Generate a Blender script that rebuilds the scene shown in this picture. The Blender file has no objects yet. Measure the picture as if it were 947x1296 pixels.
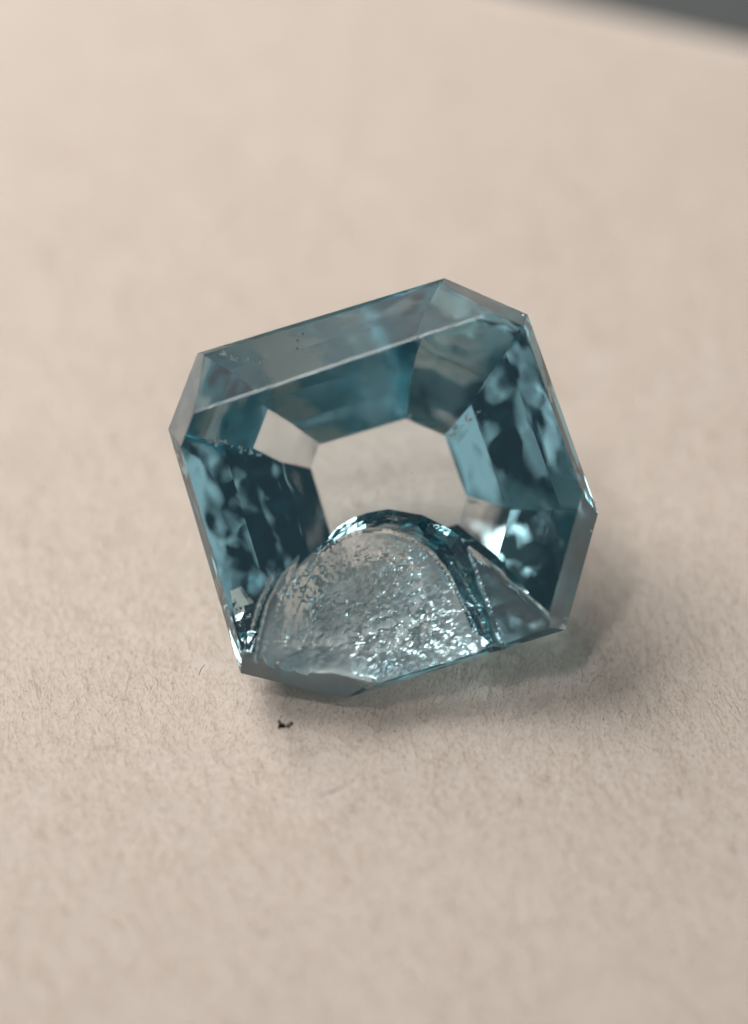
import bpy, bmesh, math, random
import numpy as np
from mathutils import Vector, Matrix

# ------------------------------------------------------------------ units and frames
MM = 0.001                      # everything is designed in millimetres, built in metres
PX = 0.01                       # one photo pixel is about 0.01 mm on the stone
CX, CY = 487.0, 620.0           # middle of the stone in the photograph
ELEV = math.radians(55.0)       # camera looks down on the pad at this angle
sE, cE = math.sin(ELEV), math.cos(ELEV)
FX = Vector((1, 0, 0)); FY = Vector((0, sE, cE)); FZ = Vector((0, -cE, sE))
HEIGHT0 = 1.70                  # height of the stone's middle above the pad, mm
ORIGIN = Vector((0, 0, HEIGHT0))


def W(x, y, z=0.0):             # stone frame (mm) -> world (metres)
    return (ORIGIN + FX * x + FY * y + FZ * z) * MM


def px(u, v):                   # photo pixel -> stone frame x, y (mm)
    return ((u - CX) * PX, (CY - v) * PX)


scene = bpy.context.scene
col = scene.collection

# ------------------------------------------------------------------ camera
DIST = 62.0                     # mm
cx, cy = px(473.5, 648.0)
cam_data = bpy.data.cameras.new('camera')
cam = bpy.data.objects.new('camera', cam_data)
col.objects.link(cam)
cam_world = W(cx, cy, DIST)
cam.matrix_world = Matrix.Translation(cam_world) @ Matrix((FX, FY, FZ)).transposed().to_4x4()
cam_data.sensor_fit = 'VERTICAL'
cam_data.sensor_height = 24.0
cam_data.lens = 24.0 * DIST / (1296 * PX)
cam_data.clip_start = 0.001
cam_data.clip_end = 10.0
cam_data.dof.use_dof = True
cam_data.dof.focus_distance = (DIST + 0.15) * MM
cam_data.dof.aperture_fstop = cam_data.lens / 1000.0 / (5.2 * MM)
scene.camera = cam

# ------------------------------------------------------------------ light
world = bpy.data.worlds.new('World')
scene.world = world
world.use_nodes = True
bg = world.node_tree.nodes['Background']
bg.inputs['Color'].default_value = (0.74, 0.88, 1.0, 1)
bg.inputs['Strength'].default_value = 0.058


def area(name, loc, target, sx, sy, power, colour):
    d = bpy.data.lights.new(name, 'AREA')
    d.shape = 'RECTANGLE'; d.size = sx * MM; d.size_y = sy * MM
    d.energy = power; d.color = colour
    o = bpy.data.objects.new(name, d); col.objects.link(o)
    o.location = Vector(loc) * MM
    o.rotation_euler = (Vector(target) - Vector(loc)).to_track_quat('-Z', 'Y').to_euler()
    return o


area('key_lamp', (-42, 50, 46), (0, 0, 0), 54, 45, 0.078, (1.0, 0.95, 0.905))


def facet_panel(fx, fy, dist, sx, sy, glow):    # an added dim light panel, put in for the facets to reflect
    fz = math.sqrt(max(0.0, 1 - fx * fx - fy * fy))
    p = (FX * fx + FY * fy + FZ * fz) * dist
    return area('added_facet_light', p, (0, 0, 0), sx, sy, glow * 1.5 * math.pi * sx * sy * 1e-6, (1.0, 0.98, 0.95))

area('added_sparkle_light', (FX * -0.34 + FY * 0.60 + FZ * 0.72) * 110, (0, 0, 0), 17, 17, 0.019, (1.0, 0.96, 0.92))  # added light, put in to make the broken surface sparkle
for fx, fy, sx, sy, glow in ((-0.30, -0.16, 50, 40, 0.40), (0.27, -0.24, 46, 60, 0.30), (0.30, 0.20, 40, 26, 0.50), (0.0, 0.33, 30, 30, 0.45),
                             (-0.13, 0.53, 46, 34, 0.9), (-0.097, 0.297, 11, 18, 5.0), (0.62, 0.10, 50, 60, 0.9), (-0.55, 0.10, 40, 60, 0.7),
                             (0.17, -0.02, 14, 40, 0.5), (-0.15, 0.06, 12, 40, 0.45), (-0.03, -0.17, 40, 12, 0.5), (0.05, -0.45, 60, 30, 0.8)):
    facet_panel(fx, fy, 230, sx, sy, glow)

scene.view_settings.view_transform = 'Standard'
scene.view_settings.look = 'None'
scene.view_settings.exposure = 0.0
scene.view_settings.gamma = 1.0
scene.view_settings.use_curve_mapping = False
cy_ = scene.cycles
cy_.max_bounces = 28; cy_.transmission_bounces = 28; cy_.glossy_bounces = 16
cy_.diffuse_bounces = 4; cy_.transparent_max_bounces = 8
cy_.caustics_reflective = True; cy_.caustics_refractive = True
cy_.blur_glossy = 0.3
cy_.sample_clamp_indirect = 6.0
cy_.use_denoising = True

# ------------------------------------------------------------------ helpers


def node_mat(name):
    m = bpy.data.materials.new(name); m.use_nodes = True
    nt = m.node_tree; nt.nodes.clear()
    out = nt.nodes.new('ShaderNodeOutputMaterial')
    return m, nt, out


def obj(name, me, mat, parent=None):
    o = bpy.data.objects.new(name, me); col.objects.link(o)
    me.materials.clear(); me.materials.append(mat)
    o.parent = parent
    return o


def tag(o, label=None, cat=None, group=None, kind=None):
    for k, v in (('label', label), ('category', cat), ('group', group), ('kind', kind)):
        if v: o[k] = v
    return o


def mesh_from(name, verts, faces, smooth=False):
    me = bpy.data.meshes.new(name)
    me.from_pydata([tuple(v) for v in verts], [], faces)
    if smooth: me.polygons.foreach_set('use_smooth', [True] * len(me.polygons))
    me.update()
    return me


# ------------------------------------------------------------------ materials
IOR = 1.70
TINT = (0.89, 0.96, 0.99)        # a short crossing, straight out
TINT_R = (0.60, 0.79, 0.83)       # a long crossing between two inner reflections


def glass_material(name, rough, tint, bump, bump_scale, veil=0.0, detail=3.0, veil_col=(0.68, 0.80, 0.82)):
    m, nt, out = node_mat(name)
    N, L = nt.nodes, nt.links
    geo = N.new('ShaderNodeNewGeometry')

    def inside(c):              # white outside, body colour for light that has crossed the stone
        mx = N.new('ShaderNodeMix'); mx.data_type = 'RGBA'
        mx.inputs['A'].default_value = (1, 1, 1, 1); mx.inputs['B'].default_value = (*c, 1)
        L.new(geo.outputs['Backfacing'], mx.inputs['Factor'])
        return mx.outputs['Result']

    rf = N.new('ShaderNodeBsdfRefraction'); rf.inputs['IOR'].default_value = IOR
    gl = N.new('ShaderNodeBsdfGlossy'); gl.distribution = 'GGX'
    fr = N.new('ShaderNodeFresnel'); fr.inputs['IOR'].default_value = IOR
    rf.inputs['Roughness'].default_value = rough; gl.inputs['Roughness'].default_value = rough
    L.new(inside(tint), rf.inputs['Color']); L.new(inside(TINT_R), gl.inputs['Color'])
    g = N.new('ShaderNodeMixShader')
    L.new(fr.outputs[0], g.inputs['Fac']); L.new(rf.outputs[0], g.inputs[1]); L.new(gl.outputs[0], g.inputs[2])
    tc = N.new('ShaderNodeTexCoord')
    nz = N.new('ShaderNodeTexNoise'); nz.inputs['Scale'].default_value = bump_scale
    nz.inputs['Detail'].default_value = detail
    L.new(tc.outputs['Object'], nz.inputs['Vector'])
    bp = N.new('ShaderNodeBump'); bp.inputs['Strength'].default_value = 1.0
    bp.inputs['Distance'].default_value = bump * MM
    L.new(nz.outputs['Fac'], bp.inputs['Height'])
    for q in (rf, gl, fr): L.new(bp.outputs['Normal'], q.inputs['Normal'])
    last = g.outputs[0]
    if veil:
        d = N.new('ShaderNodeBsdfDiffuse'); d.inputs['Color'].default_value = (*veil_col, 1)
        L.new(bp.outputs['Normal'], d.inputs['Normal'])
        n2 = N.new('ShaderNodeTexNoise'); n2.inputs['Scale'].default_value = 2200
        n2.inputs['Detail'].default_value = 5
        L.new(tc.outputs['Object'], n2.inputs['Vector'])
        mr = N.new('ShaderNodeMapRange')
        mr.inputs['From Min'].default_value = 0.35; mr.inputs['From Max'].default_value = 0.65
        mr.inputs['To Min'].default_value = veil * 0.6; mr.inputs['To Max'].default_value = veil * 1.4
        L.new(n2.outputs['Fac'], mr.inputs['Value'])
        s = N.new('ShaderNodeMixShader'); L.new(mr.outputs['Result'], s.inputs['Fac'])
        L.new(last, s.inputs[1]); L.new(d.outputs[0], s.inputs[2]); last = s.outputs[0]
    L.new(last, out.inputs['Surface'])
    return m



M_POLISH = glass_material('polished_teal_glass', 0.0, TINT, 0.004, 900)
M_PAV = glass_material('worn_teal_glass', 0.0, TINT, 0.034, 1050, 0.0, 1.5)
M_GIRDLE = glass_material('ground_girdle_glass', 0.25, TINT, 0.004, 9000, 0.12)
M_CORNER = glass_material('matte_corner_glass', 0.38, TINT, 0.006, 6000, 0.42, 3.0, (0.42, 0.40, 0.385))  # matte glass; its warm grey veil paints in the pad's blurred reflection
M_FLAKE = glass_material('flaked_teal_glass', 0.14, TINT, 0.006, 5000, 0.12)
M_FRACT = glass_material('broken_teal_glass', 0.10, TINT, 0.006, 11000, 0.48, 3.0, (0.78, 0.91, 0.925))
M_RIM = glass_material('conchoidal_glass', 0.02, TINT, 0.010, 2600)


def simple_mat(name, colour, rough=0.8, spec=0.3):
    m, nt, out = node_mat(name)
    p = nt.nodes.new('ShaderNodeBsdfPrincipled')
    nz = nt.nodes.new('ShaderNodeTexNoise'); nz.inputs['Scale'].default_value = 3000
    tc = nt.nodes.new('ShaderNodeTexCoord')
    nt.links.new(tc.outputs['Object'], nz.inputs['Vector'])
    mx = nt.nodes.new('ShaderNodeMix'); mx.data_type = 'RGBA'
    mx.inputs['A'].default_value = (*[c * 0.8 for c in colour], 1)
    mx.inputs['B'].default_value = (*[min(1, c * 1.15) for c in colour], 1)
    nt.links.new(nz.outputs['Fac'], mx.inputs['Factor'])
    nt.links.new(mx.outputs['Result'], p.inputs['Base Color'])
    p.inputs['Roughness'].default_value = rough
    p.inputs['Specular IOR Level'].default_value = spec
    nt.links.new(p.outputs[0], out.inputs['Surface'])
    return m


def pad_material():
    m, nt, out = node_mat('brushed_pad')
    N, L = nt.nodes, nt.links
    p = N.new('ShaderNodeBsdfPrincipled')
    tc = N.new('ShaderNodeTexCoord')
    n1 = N.new('ShaderNodeTexNoise'); n1.inputs['Scale'].default_value = 260; n1.inputs['Detail'].default_value = 4
    n2 = N.new('ShaderNodeTexNoise'); n2.inputs['Scale'].default_value = 9000; n2.inputs['Detail'].default_value = 4
    L.new(tc.outputs['Object'], n1.inputs['Vector']); L.new(tc.outputs['Object'], n2.inputs['Vector'])
    mx = N.new('ShaderNodeMix'); mx.data_type = 'RGBA'
    mx.inputs['A'].default_value = (0.725, 0.645, 0.575, 1); mx.inputs['B'].default_value = (0.74, 0.665, 0.598, 1)
    L.new(n1.outputs['Fac'], mx.inputs['Factor'])
    L.new(mx.outputs['Result'], p.inputs['Base Color'])
    p.inputs['Roughness'].default_value = 0.95; p.inputs['Specular IOR Level'].default_value = 0.05
    b = N.new('ShaderNodeBump'); b.inputs['Distance'].default_value = 0.01 * MM
    L.new(n2.outputs['Fac'], b.inputs['Height']); L.new(b.outputs['Normal'], p.inputs['Normal'])
    L.new(p.outputs[0], out.inputs['Surface'])
    return m


M_PAD = pad_material()


def fibre_material():
    m, nt, out = node_mat('pad_fibre')
    d = nt.nodes.new('ShaderNodeBsdfDiffuse'); d.inputs['Color'].default_value = (0.88, 0.80, 0.72, 1)
    t = nt.nodes.new('ShaderNodeBsdfTranslucent'); t.inputs['Color'].default_value = (0.90, 0.83, 0.755, 1)
    s = nt.nodes.new('ShaderNodeMixShader'); s.inputs['Fac'].default_value = 0.7
    nt.links.new(d.outputs[0], s.inputs[1]); nt.links.new(t.outputs[0], s.inputs[2])
    nt.links.new(s.outputs[0], out.inputs['Surface'])
    return m


M_FIBRE = fibre_material()
M_TABLE = simple_mat('dark_tabletop', (0.10, 0.11, 0.112), 0.6, 0.3)
M_BLACK = simple_mat('black_speck', (0.012, 0.011, 0.012), 0.7, 0.2)
M_LINT = simple_mat('grey_lint', (0.16, 0.14, 0.13), 0.9, 0.1)
M_NICK_GLINT = simple_mat('crushed_edge_glint', (0.88, 0.92, 0.92), 0.25, 0.8)

# ------------------------------------------------------------------ the pad and what lies beyond it


def ground_hit(u, v):           # the point of the pad seen at a photo pixel (mm)
    a = cam_world / MM
    x, y = px(u, v)
    d = W(x, y, 0) / MM - a
    t = -a.z / d.z
    return a + d * t


p0, p1 = ground_hit(560, -45), ground_hit(947, 42)
edge_dir = (p1 - p0).normalized()
edge_n = Vector((-edge_dir.y, edge_dir.x, 0))           # points away from the camera
if edge_n.y < 0: edge_n = -edge_n


def pad_relief(x, y):
    return 0.0


def build_pad():
    # a thick soft sheet: flat top, rounded far edge, dropping to the table 9 mm below
    prof = [(-60, 0.0)] + [(-0.4 + 0.4 * math.sin(a), -0.4 + 0.4 * math.cos(a))
                           for a in [i * math.pi / 2 / 8 for i in range(9)]] + [(0, -9.0)]
    verts, faces = [], []
    ss = [-70, 70]
    for s in ss:
        for (d, z) in prof:
            q = p0 + edge_dir * s + edge_n * d
            verts.append((q.x * MM, q.y * MM, z * MM))
    n = len(prof)
    for i in range(n - 1):
        faces.append((i, i + 1, n + i + 1, n + i))
    me = mesh_from('pad', verts, faces, True)
    bm = bmesh.new(); bm.from_mesh(me); bmesh.ops.recalc_face_normals(bm, faces=bm.faces)
    if bm.faces[0].normal.z < 0 and bm.faces[1].normal.z < 0:
        bmesh.ops.reverse_faces(bm, faces=bm.faces)
    bm.to_mesh(me); bm.free()
    o = obj('pad', me, M_PAD); tag(o, kind='structure')
    me = mesh_from('tabletop', [(-.5, -.5, -9.004 * MM), (.5, -.5, -9.004 * MM), (.5, .5, -9.004 * MM), (-.5, .5, -9.004 * MM)], [(0, 1, 2, 3)])
    o = obj('tabletop', me, M_TABLE); tag(o, kind='structure')


build_pad()

# ------------------------------------------------------------------ the stone: planes that bound the solid
GIRDLE = [(213, 543), (250, 447), (563, 352), (668, 398), (757, 650), (716, 797), (437, 884), (305, 852)]
CULET = [(392, 590), (408, 557), (520, 530), (567, 552), (592, 635), (577, 667), (465, 697), (420, 683)]
# edge i runs from vertex i to i+1: 0 upper-left corner, 1 top, 2 upper-right corner, 3 right, 4 lower-right corner, 5 bottom, 6 lower-left corner, 7 left
T_Z, G_Z, P_Z, C_Z = 0.30, 0.0, -0.10, -1.62
g2 = [px(*p) for p in GIRDLE]
c2 = [px(*p) for p in CULET]
planes = []                     # (id, point, outward normal)


def edge_info(poly, i):
    a = Vector((*poly[i], 0)); b = Vector((*poly[(i + 1) % 8], 0))
    d = (b - a).normalized()
    n = Vector((-d.y, d.x, 0))
    if n.dot((a + b) / 2) < 0: n = -n
    return (a + b) / 2, d, n


def add_plane(name, pt, nrm):
    planes.append((name, Vector(pt), Vector(nrm).normalized()))


add_plane('table_facet', (0, 0, T_Z), (0, 0, 1))
add_plane('culet_facet', (0, 0, C_Z), (0, 0, -1))
CORNER_IDS = []
BEVEL_IN = [0.24, 0.12, 0.17, 0.11, 0.27, 0.12, 0.30, 0.10]
BEVEL_Z = [0.30, 0.22, 0.30, 0.30, 0.30, 0.30, 0.30, 0.30]
for i in range(8):
    m, d, n = edge_info(g2, i)
    add_plane('girdle_facet', m, n)
    # crown bevel: through the girdle line, leaning in
    if i % 2 == 0: CORNER_IDS.append(len(planes))       # a corner bevel of the crown
    add_plane('crown_facet', m, n * T_Z + Vector((0, 0, 1)) * BEVEL_IN[i])
    # pavilion in two tiers, upper a little steeper
    cm = (Vector((*c2[i], 0)) + Vector((*c2[(i + 1) % 8], 0))) / 2
    r = n.dot(m - cm)
    h = P_Z - C_Z
    # (share of the way out, share of the way up) of each tier's upper rim
    tiers = {0: [(0.42, 0.357), (0.70, 0.665)], 4: [(0.36, 0.284), (0.66, 0.615)], 2: [(0.50, 0.485)],
             1: [(0.24, 0.205), (0.48, 0.43), (0.74, 0.70)], 7: [(0.22, 0.180), (0.62, 0.575)],
             3: [(0.30, 0.265), (0.72, 0.69)]}.get(i, [(0.34, 0.30), (0.66, 0.62)]) + [(1.0, 1.0)]
    pr, pz = 0.0, 0.0
    for (tr, tz) in tiers:
        pt = Vector((cm.x, cm.y, C_Z)) + n * (r * pr) + Vector((0, 0, h * pz))
        add_plane('pavilion_facet', pt, n * (h * (tz - pz)) - Vector((0, 0, 1)) * (r * (tr - pr)))
        pr, pz = tr, tz
# the broad sloping crown facet along the top, meeting the table in a crisp line
a = Vector((*px(312, 500), T_Z)); b = Vector((*px(553, 420), T_Z))
d = (b - a).normalized(); n = Vector((-d.y, d.x, 0))
if n.y < 0: n = -n
sl = math.radians(16)
add_plane('table_ridge', a - Vector((0, 0, 0.0030)), n * math.sin(sl / 2) + Vector((0, 0, 1)) * math.cos(sl / 2))
add_plane('crown_step_facet', a, n * math.sin(sl) + Vector((0, 0, 1)) * math.cos(sl))

NAMES = []


def build_solid():
    bm = bmesh.new()
    bmesh.ops.create_cube(bm, size=12.0)
    for f in bm.faces: f.material_index = 0
    for k, (name, pt, nrm) in enumerate(planes):
        NAMES.append(name)
        res = bmesh.ops.bisect_plane(bm, geom=bm.verts[:] + bm.edges[:] + bm.faces[:], dist=1e-5,
                                     plane_co=pt, plane_no=nrm, clear_outer=True)
        cut = [e for e in res['geom_cut'] if isinstance(e, bmesh.types.BMEdge)]
        if not cut: continue
        open_e = [e for e in bm.edges if e.is_boundary]
        if open_e:
            fr = bmesh.ops.contextual_create(bm, geom=open_e)
            for f in fr['faces']: f.material_index = k
    bmesh.ops.remove_doubles(bm, verts=bm.verts, dist=1e-4)
    bmesh.ops.recalc_face_normals(bm, faces=bm.faces)
    me = bpy.data.meshes.new('solid')
    bm.to_mesh(me); bm.free()
    return me


# ------------------------------------------------------------------ the break: a height field that eats into the stone
rng = np.random.default_rng(7)


def value_noise(x, y, scale, seed):
    r = np.random.default_rng(seed).random((64, 64))
    xs, ys = x * scale, y * scale
    xi, yi = np.floor(xs).astype(int), np.floor(ys).astype(int)
    fx, fy = xs - xi, ys - yi
    fx, fy = fx * fx * (3 - 2 * fx), fy * fy * (3 - 2 * fy)
    g = lambda i, j: r[(xi + i) % 64, (yi + j) % 64]
    return (g(0, 0) * (1 - fx) + g(1, 0) * fx) * (1 - fy) + (g(0, 1) * (1 - fx) + g(1, 1) * fx) * fy - 0.5


CHIP = [(322, 836), (326, 800), (333, 762), (350, 731), (380, 710), (404, 698), (430, 680), (459, 669), (490, 669), (524, 680),
        (552, 702), (572, 730), (588, 764), (602, 798), (616, 832), (640, 900), (520, 960), (500, 905), (470, 862), (420, 852), (365, 858)]


def signed_inside(X, Y, poly):
    P = np.array(poly, float); inside = np.zeros(X.shape, bool); dist = np.full(X.shape, 1e9)
    for i in range(len(P)):
        ax, ay = P[i]; bx_, by_ = P[(i + 1) % len(P)]
        t = np.clip(((X - ax) * (bx_ - ax) + (Y - ay) * (by_ - ay)) / ((bx_ - ax) ** 2 + (by_ - ay) ** 2), 0, 1)
        dist = np.minimum(dist, np.hypot(X - ax - t * (bx_ - ax), Y - ay - t * (by_ - ay)))
        c = ((ay > Y) != (by_ > Y)) & (X < (bx_ - ax) * (Y - ay) / (by_ - ay + 1e-12) + ax)
        inside ^= c
    return np.where(inside, dist, -dist)


def build_cutter():
    step = 2.5
    us = np.arange(270, 770, step); vs = np.arange(600, 960, step)
    U, V = np.meshgrid(us, vs)
    s = signed_inside(U, V, CHIP)
    s = s + value_noise(U, V, 0.05, 1) * 4 + (np.mod(U * 0.9 + V * 0.35, 21) / 21 - 0.5) * 20 * np.clip((410 - U) / 40, 0, 1)
    x, y = (U - CX) * PX, (CY - V) * PX
    # main conchoidal scoop: steep curved wall, then a rough floor falling towards the broken edge
    inner = np.clip(s / 55.0, 0, 1); inner = inner * inner * (3 - 2 * inner)
    wall = (0.20 + 0.08 * value_noise(U, V, 0.03, 12)) * (1 - np.exp(-np.maximum(s, 0) / (1.6 + 3 * np.clip((420 - U) / 60, 0, 1)))) + 0.38 * inner
    fall = -0.06 * np.clip((V - 668) / 165.0, 0, 1)
    dome = 0.50 * (1 - np.exp(-(((U - 430) / 130) ** 2 + ((V - 700) / 130) ** 2)))
    ripple = 0.018 * np.sin(np.hypot(U - 470, V - 930) / 9.0)
    rough = (value_noise(U, V, 0.045, 2) * 0.10 + value_noise(U, V, 0.10, 3) * 0.07 + value_noise(U, V, 0.22, 4) * 0.06
             + np.abs(value_noise(U, V, 0.15, 5)) * 0.07)
    # crystalline facets: little cells, each with its own tilt, strongest in the middle of the break
    cell = 10.0
    gx, gy = np.meshgrid(np.arange(28), np.arange(24)); rc = np.random.default_rng(5)
    sx = 290 + (gx + rc.uniform(-.48, .48, gx.shape)) * 14; sy = 620 + (gy + rc.uniform(-.48, .48, gy.shape)) * cell
    sx, sy = sx.ravel(), sy.ravel()
    near = np.argmin((U[..., None] - sx) ** 2 + 1.6 * (V[..., None] - sy) ** 2, axis=-1)
    ta, tb = rc.normal(0, 0.42, len(sx)), rc.normal(0, 0.42, len(sx))
    amp = 0.35 + 0.95 * np.exp(-(((U - 490) / 75) ** 2 + ((V - 772) / 48) ** 2))
    rough = rough * 0.7 + amp * PX * (ta[near] * (U - sx[near]) + tb[near] * (V - sy[near])) * 0.8
    gate = np.clip((s - 2) / 22, 0, 1)
    f1 = np.where(s > 0, T_Z - wall - fall + dome * gate + ripple * gate + rough * gate, T_Z + 0.02 - s * 0.004)
    f1 = np.where(s > 0, np.minimum(f1, T_Z - 0.13 * (1 - np.exp(-np.maximum(s, 0) / 1.5)) + 0.3 * rough * gate), np.maximum(f1, T_Z + 0.02))
    # a second, smooth flake on the lower right
    ax, ay, bx_, by_ = 560.0, 662.0, 721.0, 797.0
    L = math.hypot(bx_ - ax, by_ - ay)
    dl = -((U - ax) * (by_ - ay) - (V - ay) * (bx_ - ax)) / L      # + below the line
    dl = dl + value_noise(U, V, 0.05, 9) * 5
    f2 = np.where(dl > 0, T_Z - 0.05 * (1 - np.exp(-dl / 4)) - dl * PX * 0.12, T_Z + 0.02 - dl * 0.004)
    f2 = f2 + np.maximum(0, (588 + (V - 680) * 0.36) - U) * 0.02
    F = np.minimum(f1, f2)
    ny, nx = U.shape
    verts = [(x[j, i], y[j, i], F[j, i]) for j in range(ny) for i in range(nx)]
    faces = []
    for j in range(ny - 1):
        for i in range(nx - 1):
            p = j * nx + i
            faces += [(p, p + nx, p + 1), (p + 1, p + nx, p + nx + 1)]
    # roof and skirts
    ring = [i for i in range(nx)] + [j * nx + nx - 1 for j in range(1, ny)] + [(ny - 1) * nx + i for i in range(nx - 2, -1, -1)] + [j * nx for j in range(ny - 2, 0, -1)]
    base = len(verts)
    for k in ring: verts.append((verts[k][0], verts[k][1], 3.0))
    n = len(ring)
    for k in range(n):
        faces.append((ring[k], ring[(k + 1) % n], base + (k + 1) % n, base + k))
    faces.append(tuple(base + k for k in range(n)))
    me = mesh_from('cutter', verts, faces)
    bm = bmesh.new(); bm.from_mesh(me); bmesh.ops.recalc_face_normals(bm, faces=bm.faces)
    bm.to_mesh(me); bm.free()
    return me


def build_stone():
    solid = build_solid()
    n_ids = len(planes)
    dummy = [bpy.data.materials.new('tmp%d' % k) for k in range(n_ids + 1)]
    for k in range(n_ids + 1): solid.materials.append(dummy[k])
    cutter = build_cutter()
    cutter.materials.append(dummy[n_ids])
    A = bpy.data.objects.new('tmp_solid', solid); col.objects.link(A)
    B = bpy.data.objects.new('tmp_cutter', cutter); col.objects.link(B)
    mod = A.modifiers.new('cut', 'BOOLEAN'); mod.operation = 'DIFFERENCE'; mod.object = B
    mod.solver = 'EXACT'; mod.material_mode = 'TRANSFER'
    dg = bpy.context.evaluated_depsgraph_get()
    ev = A.evaluated_get(dg)
    me = bpy.data.meshes.new_from_object(ev)
    mats = [m.name for m in me.materials]
    root = bpy.data.objects.new('gemstone', None); col.objects.link(root)
    co = np.empty(len(me.vertices) * 3); me.vertices.foreach_get('co', co); co = co.reshape(-1, 3)
    R = np.array([FX, FY, FZ])                  # rows
    world_co = (co @ R + np.array(ORIGIN)) * MM
    low = world_co[:, 2].min()
    root_loc = np.array([0, 0, low])
    root.location = root_loc
    local = world_co - root_loc
    cen = np.empty(len(me.polygons) * 3); me.polygons.foreach_get('center', cen); cen = cen.reshape(-1, 3)
    cu, cv = cen[:, 0] / PX + CX, CY - cen[:, 1] / PX
    ds = signed_inside(cu, cv, CHIP)
    groups = {}
    for p in me.polygons:
        k = int(mats[p.material_index][3:].split('.')[0])
        if k == n_ids:
            u, v, d_ = cu[p.index], cv[p.index], ds[p.index]
            if d_ < -7: k = n_ids + 2                       # the smooth flake
            elif d_ < 5 and v < 800 and u > 400: k = n_ids + 1         # the curved wall of the break
        groups.setdefault(k, []).append(tuple(p.vertices))
    for k, fs in sorted(groups.items()):
        ids = sorted({v for f in fs for v in f}); remap = {v: i for i, v in enumerate(ids)}
        name = {n_ids: 'fracture_face', n_ids + 1: 'fracture_rim', n_ids + 2: 'flake_scar'}.get(k) or NAMES[k]
        m2 = mesh_from(name, local[ids], [tuple(remap[v] for v in f) for f in fs])
        mat = {'fracture_face': M_FRACT, 'fracture_rim': M_RIM, 'flake_scar': M_FLAKE, 'girdle_facet': M_GIRDLE}.get(name) or (
            M_PAV if 'pavilion' in name else M_CORNER if k in CORNER_IDS else M_POLISH)
        o = obj(name, m2, mat, root)
        if k == n_ids: o['label'] = 'rough glittering pale broken surface of the chipped corner'
    for o in (A, B): bpy.data.objects.remove(o)
    bpy.data.meshes.remove(me); bpy.data.meshes.remove(solid); bpy.data.meshes.remove(cutter)
    for m in dummy: bpy.data.materials.remove(m)
    tag(root, 'teal step cut gemstone with chipped lower edge, lying on the pale fuzzy pad', 'gemstone')
    print('stone lowest point (mm):', low / MM, 'parts', len(groups))
    return root, root_loc, world_co


stone, stone_loc, stone_co = build_stone()


# ------------------------------------------------------------------ fuzz of the pad
def under_height(X, Y):         # height of the stone's underside over pad points (mm), large where none
    hi = np.full(X.shape, -1e3); lo_ok = np.full(X.shape, 1e3)
    top = np.full(X.shape, 1e3)
    for (name, pt, nrm) in planes:
        p = np.array(ORIGIN) + np.array(pt) @ np.array([FX, FY, FZ])
        n = np.array(nrm) @ np.array([FX, FY, FZ])
        # n.(q-p)<=0 ; q=(X,Y,z)
        c = n[0] * (X - p[0]) + n[1] * (Y - p[1])
        if abs(n[2]) < 1e-6: continue
        z = p[2] - c / n[2]
        if n[2] < 0: hi = np.maximum(hi, z)
        else: top = np.minimum(top, z)
    return np.where(hi < top, hi, 1e3)


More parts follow.
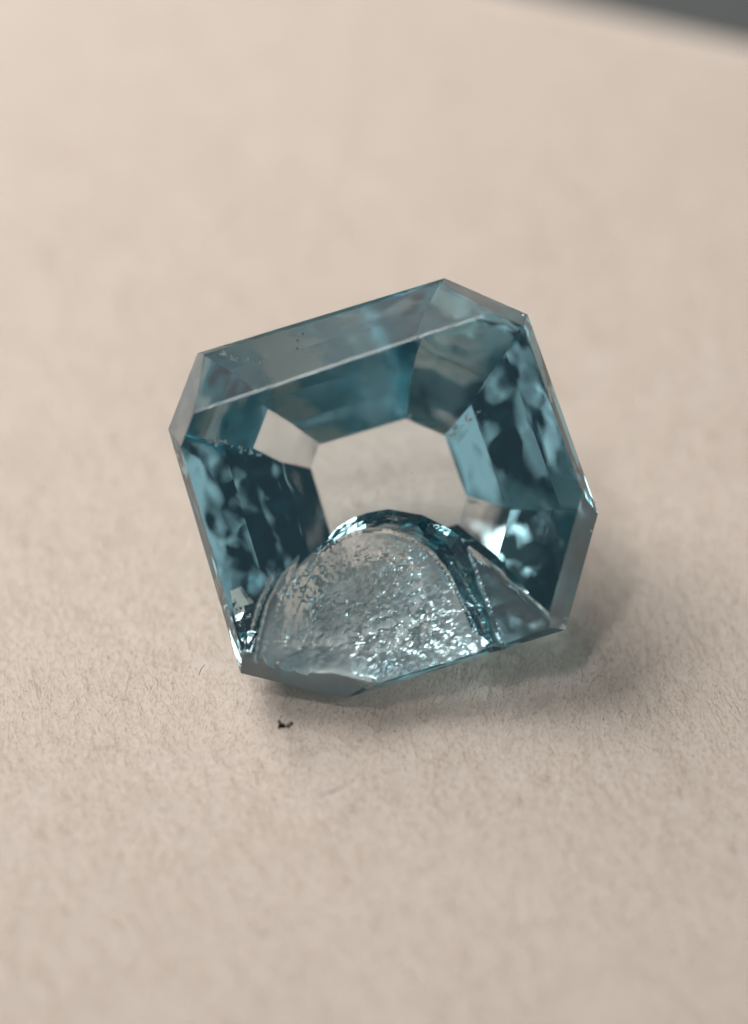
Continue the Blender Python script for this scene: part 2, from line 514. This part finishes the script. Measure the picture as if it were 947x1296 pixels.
def build_fuzz():
    N = 140000
    cnr = [ground_hit(-40, -20), ground_hit(990, -20), ground_hit(990, 1330), ground_hit(-40, 1330)]
    x0, x1 = min(c.x for c in cnr), max(c.x for c in cnr)
    y0, y1 = min(c.y for c in cnr), max(c.y for c in cnr)
    X = rng.uniform(x0, x1, N); Y = rng.uniform(y0, y1, N)
    dens = value_noise(X + 50, Y + 50, 1.1, 21) + value_noise(X + 50, Y + 50, 3.0, 22)
    keep = dens * 0.5 + rng.uniform(-0.5, 0.5, N) > -0.55
    dedge = (X - p0.x) * edge_n.x + (Y - p0.y) * edge_n.y
    keep &= dedge < -0.4
    X, Y = X[keep], Y[keep]; N = len(X)
    Lh = np.where(rng.random(N) < 0.12, rng.uniform(0.16, 0.42, N), rng.uniform(0.03, 0.09, N))
    clear = under_height(X, Y)
    Lh = np.minimum(Lh, np.maximum(clear * 0.6, 0.0))
    ok = Lh > 0.03
    X, Y, Lh = X[ok], Y[ok], Lh[ok]; N = len(X)
    # fibres lean with a nap that turns slowly over the pad
    ang = 1.2 + 1.6 * (value_noise(X + 50, Y + 50, 0.35, 31)) + rng.normal(0, 0.7, N)
    lean = np.clip(rng.normal(0.75, 0.3, N), 0.1, 1.4)
    curl = rng.normal(0, 0.6, N)
    seg = 3
    r0 = rng.uniform(0.0016, 0.0032, N)
    pts = np.zeros((seg + 1, N, 3))
    pts[0] = np.stack([X, Y, np.full(N, -0.005)], 1)
    for k in range(seg):
        a = ang + curl * k / seg * 1.2
        l = np.clip(lean + (k - 1) * 0.22, 0, 1.5)
        d = np.stack([np.sin(l) * np.cos(a), np.sin(l) * np.sin(a), np.cos(l)], 1)
        pts[k + 1] = pts[k] + d * (Lh / seg)[:, None]
    ring = []
    for k in range(seg):
        rr = r0 * (1 - 0.22 * k)
        for j in range(3):
            th = j * 2 * math.pi / 3
            off = np.stack([np.cos(th) * rr, np.sin(th) * rr * 0.9, np.sin(th + 0.7) * rr * 0.5], 1)
            ring.append(pts[k] + off)
    ring.append(pts[seg])
    V = np.stack(ring, 1)                       # N, 3*seg+1, 3
    nv = 3 * seg + 1
    F = []
    for k in range(seg - 1):
        for j in range(3):
            a, b = 3 * k + j, 3 * k + (j + 1) % 3
            F += [(a, b, b + 3), (a, b + 3, a + 3)]
    k = seg - 1
    for j in range(3): F.append((3 * k + j, 3 * k + (j + 1) % 3, nv - 1))
    F = np.array(F)
    faces = (F[None] + (np.arange(N) * nv)[:, None, None]).reshape(-1)
    me = bpy.data.meshes.new('pad_fuzz')
    me.vertices.add(N * nv); me.vertices.foreach_set('co', (V * MM).reshape(-1))
    me.loops.add(len(faces)); me.loops.foreach_set('vertex_index', faces.astype(np.int32))
    nf = len(faces) // 3
    me.polygons.add(nf); me.polygons.foreach_set('loop_start', np.arange(0, nf * 3, 3, dtype=np.int32))
    me.polygons.foreach_set('use_smooth', np.ones(nf, bool))
    me.update(calc_edges=True)
    o = obj('pad_fuzz', me, M_FIBRE)
    tag(o, 'fine short pale fibres standing up from the pad', 'fuzz', kind='stuff')
    print('fibres', N)


build_fuzz()


# ------------------------------------------------------------------ small things
def lumps(seed, spots, size, verts_per=10):
    r = random.Random(seed); bm = bmesh.new()
    for (c, s) in spots:
        b2 = bmesh.new()
        for _ in range(verts_per):
            v = Vector((r.gauss(0, 1), r.gauss(0, 1), r.gauss(0, 1))).normalized() * s * r.uniform(.6, 1.0)
            b2.verts.new(c + v)
        bmesh.ops.convex_hull(b2, input=b2.verts[:])
        loose = [v for v in b2.verts if not v.link_faces]
        bmesh.ops.delete(b2, geom=loose, context='VERTS')
        tmp = bpy.data.meshes.new('t'); b2.to_mesh(tmp); b2.free(); bm.from_mesh(tmp); bpy.data.meshes.remove(tmp)
    me = bpy.data.meshes.new('lumps'); bm.to_mesh(me); bm.free()
    return me


def fleck():
    c = ground_hit(362, 934)
    me = lumps(3, [(Vector((-.05, 0, .03)), .045), (Vector((-.015, 0, .03)), .042), (Vector((.02, .004, .03)), .040), (Vector((.055, .012, .035)), .034), (Vector((-.06, .04, .045)), .026)], 1)
    for v in me.vertices: v.co = v.co * MM * 1.35
    o = obj('fleck', me, M_BLACK); o.location = Vector((c.x, c.y, 0.24)) * MM
    tag(o, 'tiny black fleck on the pad below the chipped edge', 'fleck')


fleck()

# flaws of the stone, as parts of it
RF = np.array([FX, FY, FZ])


def underside(u, v):            # depth of the pavilion under a photo pixel (stone frame, mm)
    x, y = px(u, v); z = -9.0
    for (name, pt, nrm) in planes:
        if nrm.z < -1e-4:
            z = max(z, pt.z - (nrm.x * (x - pt.x) + nrm.y * (y - pt.y)) / nrm.z)
    return Vector((x, y, z))


def child_at(name, F, size, mat, seed, verts_per=9):
    me = lumps(seed, [(Vector((0, 0, 0)), size)], 1, verts_per)
    for v in me.vertices: v.co = v.co * MM
    o = obj(name, me, mat, stone)
    o.location = Vector(W(*F)) - Vector(stone_loc)
    return o


rr = random.Random(11)
for row, n_, w_ in (([(262, 556), (288, 561)], 5, 0.020), ([(292, 564), (332, 578)], 7, 0.026), ([(281, 453), (300, 461)], 4, 0.022), ([(300, 461), (342, 469)], 6, 0.014),
                    ([(572, 548), (588, 536)], 4, 0.022), ([(590, 531), (608, 519)], 4, 0.028), ([(519, 524), (521, 530)], 2, 0.022), ([(596, 634), (604, 636)], 2, 0.018)):
    for k in range(n_):
        t = (k + rr.uniform(0.2, 0.8)) / n_
        u = row[0][0] + (row[1][0] - row[0][0]) * t + rr.uniform(-1.5, 1.5)
        v = row[0][1] + (row[1][1] - row[0][1]) * t + rr.uniform(-2, 2)
        q = underside(u, v); q.z += 0.012
        nk = child_at('edge_nick_glint', q, w_ * rr.choice((0.8, 1.2, 1.8, 2.6, 3.4)), M_NICK_GLINT, rr.randrange(9999), rr.choice((6, 7, 9)))
        nk.scale = (rr.uniform(0.5, 1.5), rr.uniform(0.5, 1.5), rr.uniform(0.4, 1.0))
for (u, v, w_) in ((384, 424, .030), (378, 433, .028), (377, 443, .020), (540, 760, .012)):
    x, y = px(u, v)
    child_at('inclusion', (x, y, 0.05), w_, M_BLACK, rr.randrange(9999), 14)


def lint(path, label, r=0.006, height=0.20):
    bm = bmesh.new(); rings = []
    P = [ground_hit(u, v) + Vector((0, 0, height + 0.03 * math.sin(i * 1.7))) for i, (u, v) in enumerate(path)]
    base = P[0].copy()
    for i, p in enumerate(P):
        t = (P[min(i + 1, len(P) - 1)] - P[max(i - 1, 0)]).normalized()
        s1 = t.cross(Vector((0, 0, 1))).normalized(); s2 = t.cross(s1)
        k = r * (1 - 0.5 * abs(2 * i / (len(P) - 1) - 1))
        rings.append([bm.verts.new((p - base + (s1 * math.cos(a) + s2 * math.sin(a)) * k) * MM) for a in [j * math.pi / 3 for j in range(6)]])
    for a, b in zip(rings, rings[1:]):
        for j in range(6): bm.faces.new((a[j], a[(j + 1) % 6], b[(j + 1) % 6], b[j]))
    bm.faces.new(rings[0]); bm.faces.new(rings[-1])
    bmesh.ops.recalc_face_normals(bm, faces=bm.faces)
    me = bpy.data.meshes.new('lint_fibre'); bm.to_mesh(me); bm.free()
    o = obj('lint_fibre', me, M_LINT); o.location = base * MM
    tag(o, label, 'lint')


lint([(398, 1024), (408, 1017), (418, 1013), (428, 1008), (441, 1003)], 'thin grey lint fibre lying on the pad below the black fleck', 0.008)
lint([(252, 866), (255, 860), (257, 855), (260, 850)], 'short dark lint hair on the pad beside the unbroken corner of the stone', 0.006)


# the dark undercut that runs round the top of the break: a thin air gap sloping back under the table
def undercut(outer, inner, z_in, slope, gap=0.02):
    n = len(outer)
    top, bot = [], []
    for i in range(n):
        r = random.Random(i)
        o_, i_ = outer[i], inner[i]
        row_t, row_b = [], []
        for k in range(5):
            t = k / 4
            u = i_[0] + (o_[0] - i_[0]) * t; v = i_[1] + (o_[1] - i_[1]) * t
            w = math.hypot(o_[0] - i_[0], o_[1] - i_[1]) * t * PX
            z = z_in - w * (slope + 0.05 * math.sin(i * 0.55) + 0.05 * math.sin(i * 1.9 + 1)) * (0.88 + 0.24 * t) + r.uniform(-0.004, 0.004)
            x, y = px(u, v)
            g_ = gap * math.sin(math.pi * min(max(t, 0.02), 0.98)) * (0.2 if i in (0, n - 1) else 1)
            row_t.append(Vector(W(x, y, z)) - Vector(stone_loc)); row_b.append(Vector(W(x, y, z - g_)) - Vector(stone_loc))
        top.append(row_t); bot.append(row_b)
    bm = bmesh.new()
    T = [[bm.verts.new(p) for p in r] for r in top]; B = [[bm.verts.new(p) for p in r] for r in bot]
    for i in range(n - 1):
        for k in range(4):
            bm.faces.new((T[i][k], T[i][k + 1], T[i + 1][k + 1], T[i + 1][k]))
            bm.faces.new((B[i][k], B[i + 1][k], B[i + 1][k + 1], B[i][k + 1]))
        bm.faces.new((T[i][0], T[i + 1][0], B[i + 1][0], B[i][0])); bm.faces.new((T[i][4], B[i][4], B[i + 1][4], T[i + 1][4]))
    for i in (0, n - 1):
        for k in range(4): bm.faces.new((T[i][k], B[i][k], B[i][k + 1], T[i][k + 1]))
    bmesh.ops.recalc_face_normals(bm, faces=bm.faces)
    bmesh.ops.reverse_faces(bm, faces=bm.faces)     # the glass lies outside the gap
    for f in bm.faces: f.smooth = False
    me = bpy.data.meshes.new('crack'); bm.to_mesh(me); bm.free()
    o = obj('crack', me, M_RIM, stone)
    o['label'] = 'dark curved crack round the top of the break'


def resample(path, n):
    P = np.array(path, float); d = np.r_[0, np.cumsum(np.hypot(*np.diff(P, axis=0).T))]
    t = np.linspace(0, d[-1], n)
    return list(zip(np.interp(t, d, P[:, 0]), np.interp(t, d, P[:, 1])))


undercut(resample([(398, 699), (412, 686), (428, 667), (456, 651), (490, 644), (536, 652), (578, 674), (598, 705), (612, 742), (628, 788), (640, 822)], 27),
         resample([(400, 702), (415, 692), (434, 677), (460, 668), (490, 668), (524, 679), (553, 701), (573, 729), (590, 763), (604, 797), (618, 825)], 27), 0.262, 0.75)
undercut(resample([(292, 748), (296, 775), (303, 806), (311, 830)], 12), resample([(306, 742), (324, 764), (327, 798), (317, 830)], 12), 0.12, 0.6)
for (u, v, w_) in ((712, 792, 0.045), (716, 782, 0.03), (722, 776, 0.02), (753, 636, 0.028), (748, 672, 0.026), (662, 399, 0.014), (246, 452, 0.012), (309, 846, 0.016)):  # real broken spots, plus two white lumps painting highlights on the right edge
    child_at('edge_nick_glint', (*px(u, v), 0.10), w_, M_NICK_GLINT, rr.randrange(9999))
for (u, v, w_) in ((521, 598, 0.022), (497, 571, 0.010), (352, 838, 0.016)):
    child_at('dust_speck', (*px(u, v), T_Z + 0.004), w_, M_NICK_GLINT, rr.randrange(9999))
